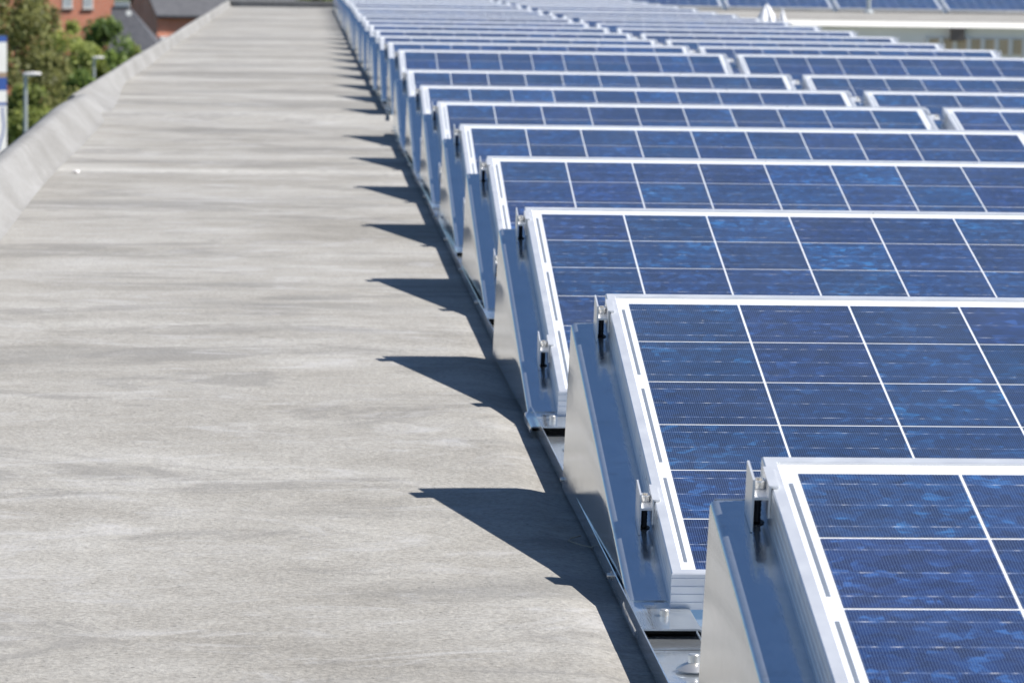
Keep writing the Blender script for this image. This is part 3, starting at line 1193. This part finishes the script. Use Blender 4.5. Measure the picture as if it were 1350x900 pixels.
hp = heap().build('plastic_sheet', M['plastic'], None, 70)
hpos = px(1016, 30, 33.0)
hp.location = (hpos.x, hpos.y, 0.0)
hp.scale = (0.9, 0.9, 1.1)
tag(hp, 'crumpled white plastic sheet heaped up beside the distant row ends', 'plastic sheet')

# ------------------------------------------------------------------ small things on the roof
def small(name, m, u, v, fn, label, cat, group=None):
    d0 = (px(u, v, 1.0) - CAM)
    p = CAM + d0 * (-CAM.z / d0.z)
    mb = MB()
    fn(mb)
    o = mb.build(name, m, None, 60)
    o.location = (p.x, p.y, 0.001)
    tag(o, label, cat, group)


def straw(mb):
    pts = [(0.024, -0.055, 0.002), (0.006, -0.035, 0.003), (-0.008, -0.002, 0.003), (-0.004, 0.012, 0.004), (0.012, 0.04, 0.003)]
    for a, b in zip(pts, pts[1:]):
        mb.tube(a, b, 0.0009, 0.0008, 6)


def pebble(s, seed):
    def f(mb):
        rnd = random.Random(seed)
        vs = []
        for j in range(5):
            for i in range(8):
                a, t = 6.283 * i / 8, math.pi * j / 4
                r = s * (1 + rnd.uniform(-.25, .25))
                vs.append((r * math.sin(t) * math.cos(a) * 1.4, r * math.sin(t) * math.sin(a), s * .6 + r * .6 * math.cos(t)))
        mb.add(vs, [(j * 8 + i, (j + 1) * 8 + i, (j + 1) * 8 + (i + 1) % 8, j * 8 + (i + 1) % 8) for j in range(4) for i in range(8)])
    return f


small('straw', M['straw'], 757, 716, straw, 'bent dry straw lying in the shadow of the second row', 'straw')
small('pebble', M['stone'], 567, 632, pebble(0.0026, 1), 'tiny dark pebble just above the tip of the nearest full shadow', 'pebble')
small('pebble', M['stone'], 602, 764, pebble(0.003, 2), 'tiny dark pebble on sunlit roof left of the shadow notch', 'pebble')
small('pebble', M['stone'], 624, 766, pebble(0.0024, 3), 'smaller dark grit speck right beside another pebble near the shadow', 'pebble')
small('pebble', M['lampw'], 101, 229, pebble(0.010, 5), 'pale stone chip lying at the foot of the nearer upstand', 'pebble')

# ------------------------------------------------------------------ street beyond the roof, left
def lamp(u, v, d, arm, label):
    top = px(u, v, d)
    o = empty('street_lamp', (top.x, top.y, -11.5), label, 'street lamp', 'street lamps below the roof')
    h = top.z + 11.5
    mb = MB()
    mb.tube((0, 0, 0), (0, 0, 1.2), 0.11, 0.11, 14)
    mb.tube((0, 0, 1.2), (0, 0, h - 0.05), 0.075, 0.06, 14)
    mb.build('pole', M['grey'], o, 40)
    mb = MB()
    secs = [(0.0, 0.07, 0.05), (0.06, 0.11, 0.075), (arm * 0.55, 0.13, 0.085), (arm * 0.9, 0.10, 0.06), (arm, 0.05, 0.03)]
    vs = []
    for x, wy, hz in secs:
        for k in range(10):
            a = 6.283 * k / 10
            vs.append((x - 0.08, wy * math.cos(a), 0.06 + x * 0.06 + hz * max(-0.6, math.sin(a))))
    n = 10
    fs = [(j * n + k, (j + 1) * n + k, (j + 1) * n + (k + 1) % n, j * n + (k + 1) % n) for j in range(len(secs) - 1) for k in range(n)]
    fs += [tuple(range(n)), tuple(reversed(range((len(secs) - 1) * n, len(secs) * n)))]
    mb.add(vs, fs)
    hd = mb.build('lamp_head', M['lampw'], o, 60)
    hd.location = (0, 0, h - 0.06)
    return o


lamp(33.5, 99, 112, 0.58, 'grey street lamp with short flat head, nearer one beside the parapet')
lamp(124, 77, 170, 0.55, 'thinner grey street lamp with flat head, farther one before the dark green tree')

# totem sign at the left picture edge
sg = px(-6, 48, 95)
so_ = empty('totem_sign', (sg.x, sg.y, -11.5), 'tall white and blue totem sign at the far left beside the trees', 'sign', None, (0, 0, R_(32)))


def sz(v):
    return px(3, v, 95).z + 11.5


wS = (px(8, 60, 95) - sg).x / math.cos(R_(32))
bands = [(48, 56, 'blue'), (56, 96, 'white'), (96, 103, 'tan'), (103, 120, 'blue'), (120, 136, 'white'), (136, 140, 'blue'), (140, 420, 'white')]
for a, b, c in bands:
    mb = MB()
    mb.box(-1.2, wS, 0, 0.25, sz(b) + 0.001, sz(a) - 0.001)
    mb.build('sign_panel', M[c], so_)
mb = MB()
R1 = []
for k in range(13):
    a = k / 12
    xx = wS - 0.10 + 0.09 * math.sin(a * 3.1) ** 2 - 0.12 * a
    zz = sz(142) + (sz(200) - sz(142)) * a
    R1.append([(xx - 0.05, -0.004, zz), (xx, -0.004, zz)])
mb.sheet(R1, 0.003)
mb.build('blue_stripe', M['blue'], so_)

# houses
def bx(mb, *a):
    mb.box(*a)


def place(name, loc, rz, label, cat='house'):
    return empty(name, loc, label, cat, None, (0, 0, rz))


# house A: tall brick block with white windows, square to the view
dA = 285.0
kA = dA / 4680.0
A = px(150, 45, dA)
hA = place('brick_house', (A.x, A.y, -11.5), R_(24), 'tall red brick house with pale windows above the trees')
WA = (150 - -20) * kA
mb = MB(); mb.box(-WA, 0, 0, 9, 0, 13.2); mb.build('wall', M['brick'], hA)
mb = MB()
mb.add([(-WA - .4, -.4, 13.2), (.4, -.4, 13.2), (.4, 9.4, 13.2), (-WA - .4, 9.4, 13.2), (-WA - .4, 4.5, 16.5), (.4, 4.5, 16.5)],
       [(0, 1, 5, 4), (2, 3, 4, 5), (0, 4, 3), (1, 2, 5), (0, 3, 2, 1)])
mb.build('roof', M['slate'], hA)


def hz_(v, d):
    return px(160, v, d).z + 11.5


for u0, u1, v1 in ((78.5, 92, 11), (107, 120.5, 11.5), (27, 43, 4.5)):
    xa, xb = (u0 - 150) * kA, (u1 - 150) * kA
    z0 = hz_(v1, dA)
    mb = MB()
    mb.box(xa, xb, -0.05, -0.004, z0, z0 + 1.7)
    wdw = mb.build('window', M['white'], hA)
    mb = MB(); mb.box(xa + 0.07, xb - 0.07, -0.06, -0.0505, z0 + 0.08, z0 + 1.6); mb.build('pane', M['glass'], wdw)
    mb = MB(); mb.box(xa - 0.1, xb + 0.1, -0.16, -0.003, z0 - 0.12, z0 - 0.003); mb.build('sill', M['wall'], wdw)
mb = MB(); mb.tube((-0.25, -0.09, 0), (-0.25, -0.09, hz_(30, dA)), 0.06, 0.06, 8); mb.box(-0.4, -0.1, -0.2, -0.01, hz_(30, dA), hz_(26, dA)); mb.build('downpipe', M['shank'], hA)
mb = MB(); mb.box(-0.45, 0.0, -0.3, -0.01, hz_(37, dA), hz_(31, dA)); mb.build('meter_box', M['white'], hA)

# house C: low hipped slate roof between the two brick houses
dC = 262.0
kC = dC / 4680.0
Cp = px(150, 8, dC)
hC = place('brick_house', (Cp.x, Cp.y, -11.5), 0.0, 'low house under a grey slate hip roof between two brick houses')
zr = hz_(9, dC)
ze = hz_(72, dC)
xl, xr0, xr1 = (147 - 150) * kC, (171 - 150) * kC, (222 - 150) * kC
mb = MB()
mb.add([(xl, 0, zr), (xr0, 0, zr), (xr1, -4.2, ze), (xl, -4.2, ze), (xr1, 4.2, ze), (xl, 4.2, ze)],
       [(0, 3, 2, 1), (1, 2, 4), (0, 1, 4, 5), (0, 5, 3), (2, 3, 5, 4)])
mb.build('roof', M['slate'], hC)
mb = MB(); mb.box(xl + .3, xr1 - .3, -3.9, 3.9, 0, ze - 0.01); mb.build('wall', M['brick'], hC)
mb = MB(); mb.box((151 - 150) * kC, xr0, -0.25, 0.25, zr - 0.02, zr + 0.32); mb.build('ridge_flashing', M['lampw'], hC)
dish = px(169.5, 18, dC - 1.6)
mb = MB(); mb.lathe((0, 0, 0), (0.1, -1, 0.25), [(0.05, -0.05), (0.16, -0.02), (0.21, 0.02), (0.19, 0.03), (0.05, 0.0)], 16)
mb.tube((0, 0.05, 0), (0, 0.35, -0.35), 0.02, 0.02, 8)
do = mb.build('satellite_dish', M['white'], None, 40)
do.location = dish
tag(do, 'small white satellite dish on the grey slate hip roof', 'dish')

# house B: gabled terrace, gable end shaded, front wall in the sun
dB = 272.0
kB = dB / 4680.0
B = px(207, 48, dB)
hB = place('brick_house', (B.x, B.y, -11.5), R_(22), 'long brick house with grey roof and shaded gable end beside the roof edge')
LB, DB = 15.0, 7.0
zeB = hz_(19, dB)
mb = MB(); mb.box(0, LB, 0, DB, 0, zeB)
zR = zeB + (DB / 2) * math.tan(R_(36))
mb.add([(0, 0, zeB), (0, DB, zeB), (0, DB / 2, zR), (LB, 0, zeB), (LB, DB, zeB), (LB, DB / 2, zR)], [(0, 2, 1), (3, 4, 5)])
mb.build('wall', M['brick'], hB)
mb = MB()
tk = 0.16
ov = 0.3
dz_ = ov * math.tan(R_(36))
for sgn in (0, 1):
    ya = -ov if sgn == 0 else DB + ov
    mb.add([(-0.15, ya, zeB - dz_ + 0.03), (LB + .15, ya, zeB - dz_ + 0.03), (LB + .15, DB / 2, zR + 0.03), (-0.15, DB / 2, zR + 0.03),
            (-0.15, ya, zeB - dz_ + 0.03 + tk), (LB + .15, ya, zeB - dz_ + 0.03 + tk), (LB + .15, DB / 2, zR + 0.03 + tk), (-0.15, DB / 2, zR + 0.03 + tk)],
           [(0, 1, 2, 3), (4, 5, 6, 7), (0, 1, 5, 4), (1, 2, 6, 5), (0, 3, 7, 4)])
mb.build('roof', M['slate'], hB)
mb = MB(); mb.box(-0.1, LB + .1, -0.42, -0.31, zeB - 0.26, zeB - 0.14); mb.build('gutter', M['shank'], hB)
mb = MB(); mb.box(3.05, 3.35, -0.2, -0.01, zeB - 0.75, zeB - 0.45); mb.tube((3.2, -0.1, 0), (3.2, -0.1, zeB - 0.75), 0.05, 0.05, 8); mb.build('downpipe', M['white'], hB)
mb = MB(); mb.box(0.1, 0.9, -0.6, -0.05, zeB - 1.95, zeB - 1.65); mb.build('porch_cap', M['white'], hB)


# trees
def tree(name, u, v_top, d, r_px, label, lm, n_leaf, size, seed, squash=1.25, v_bot=230):
    rnd = random.Random(seed)
    k = d / 4680.0
    top = px(u, v_top, d)
    H = top.z + 11.5
    R = r_px * k
    o = empty(name, (top.x, top.y, -11.5), label, 'tree', 'trees below the roof edge')
    mb = MB()
    zc0 = max(0.6, H * 0.22)
    mb.tube((0, 0, 0), (0.1, 0, zc0 + 1.0), 0.17, 0.13, 10)
    mb.tube((0.1, 0, zc0 + 1.0), (0, 0.1, H * 0.75), 0.13, 0.04, 8)
    clumps = []
    nC = 46
    for i in range(nC):
        a = rnd.uniform(0, 6.283)
        t = rnd.uniform(0.05, 1.0)
        rr = R * (math.sin(math.pi * (0.18 + 0.78 * t)) ** 0.6) * rnd.uniform(0.45, 1.0)
        z = zc0 + (H - zc0) * t * 0.94
        c = Vector((rr * math.cos(a), rr * math.sin(a), z))
        clumps.append((c, R * rnd.uniform(0.20, 0.40)))
        if i % 3 == 0:
            mb.tube((0.05, 0, max(zc0, z - rr * 0.9)), c, 0.05, 0.012, 6)
    mb.build('trunk', M['bark'], o, 60)
    mb = MB()
    lr = []
    for i in range(n_leaf):
        c, cr_ = rnd.choice(clumps)
        dv = Vector((rnd.gauss(0, 1), rnd.gauss(0, 1), rnd.gauss(0, 1) * 0.8)).normalized() * cr_ * rnd.uniform(0.25, 1.05) ** 0.6
        p = c + dv
        nrm = (dv.normalized() * 0.6 + Vector((rnd.gauss(0, .6), rnd.gauss(0, .6), rnd.gauss(0.4, .5)))).normalized()
        a = nrm.orthogonal().normalized()
        a.rotate(Matrix.Rotation(rnd.uniform(0, 6.28), 3, nrm))
        b = nrm.cross(a)
        s = size * rnd.uniform(0.6, 1.35)
        mb.add([p - a * s, p - b * s * 0.55, p + a * s, p + b * s * 0.55], [(0, 1, 2, 3)])
        lr.append(min(1, max(0, rnd.gauss(0.45, 0.22) + 0.25 * math.sin(clumps.index((c, cr_)) * 2.4))))
    me = mb.mesh('crown', lm)
    at = me.attributes.new('leafrand', 'FLOAT', 'FACE')
    at.data.foreach_set('value', lr)
    link('crown', me, o)


tree('broadleaf_tree', 20, -40, 150, 74, 'olive brown bushy tree behind the nearer street lamp', M['leaf1'], 9000, 0.13, 21)
tree('broadleaf_tree', 84, 20, 182, 48, 'bright yellow green tree between both street lamps', M['leaf2'], 9000, 0.13, 22)
tree('broadleaf_tree', 138, 18, 188, 42, 'deep green tree beside the slate roof, behind the farther street lamp', M['leaf3'], 8000, 0.13, 23)
tree('broadleaf_tree', 40, 108, 128, 44, 'low yellow green bushy tree just above the parapet at left', M['leaf2'], 7000, 0.11, 24)
tree('broadleaf_tree', 108, 88, 160, 40, 'low mixed green bushy tree at the foot of the farther lamp', M['leaf3'], 6000, 0.12, 25)
tree('broadleaf_tree', 0, 60, 140, 40, 'dull olive low tree beside the totem sign at the picture edge', M['leaf1'], 6000, 0.12, 26)
tree('broadleaf_tree', 176, 52, 200, 20, 'small sparse green tree before the grey slate roof', M['leaf2'], 1800, 0.12, 27)
tree('broadleaf_tree', 425, -30, 230, 42, 'green tree beyond the far end of the walkway', M['leaf2'], 6000, 0.14, 28)
tree('broadleaf_tree', 118, 58, 178, 40, 'mid green bushy tree filling the gap behind the farther lamp', M['leaf2'], 7000, 0.13, 31)
tree('broadleaf_tree', 62, 66, 168, 40, 'olive bushy tree between the totem sign and the farther lamp', M['leaf1'], 7000, 0.13, 32)
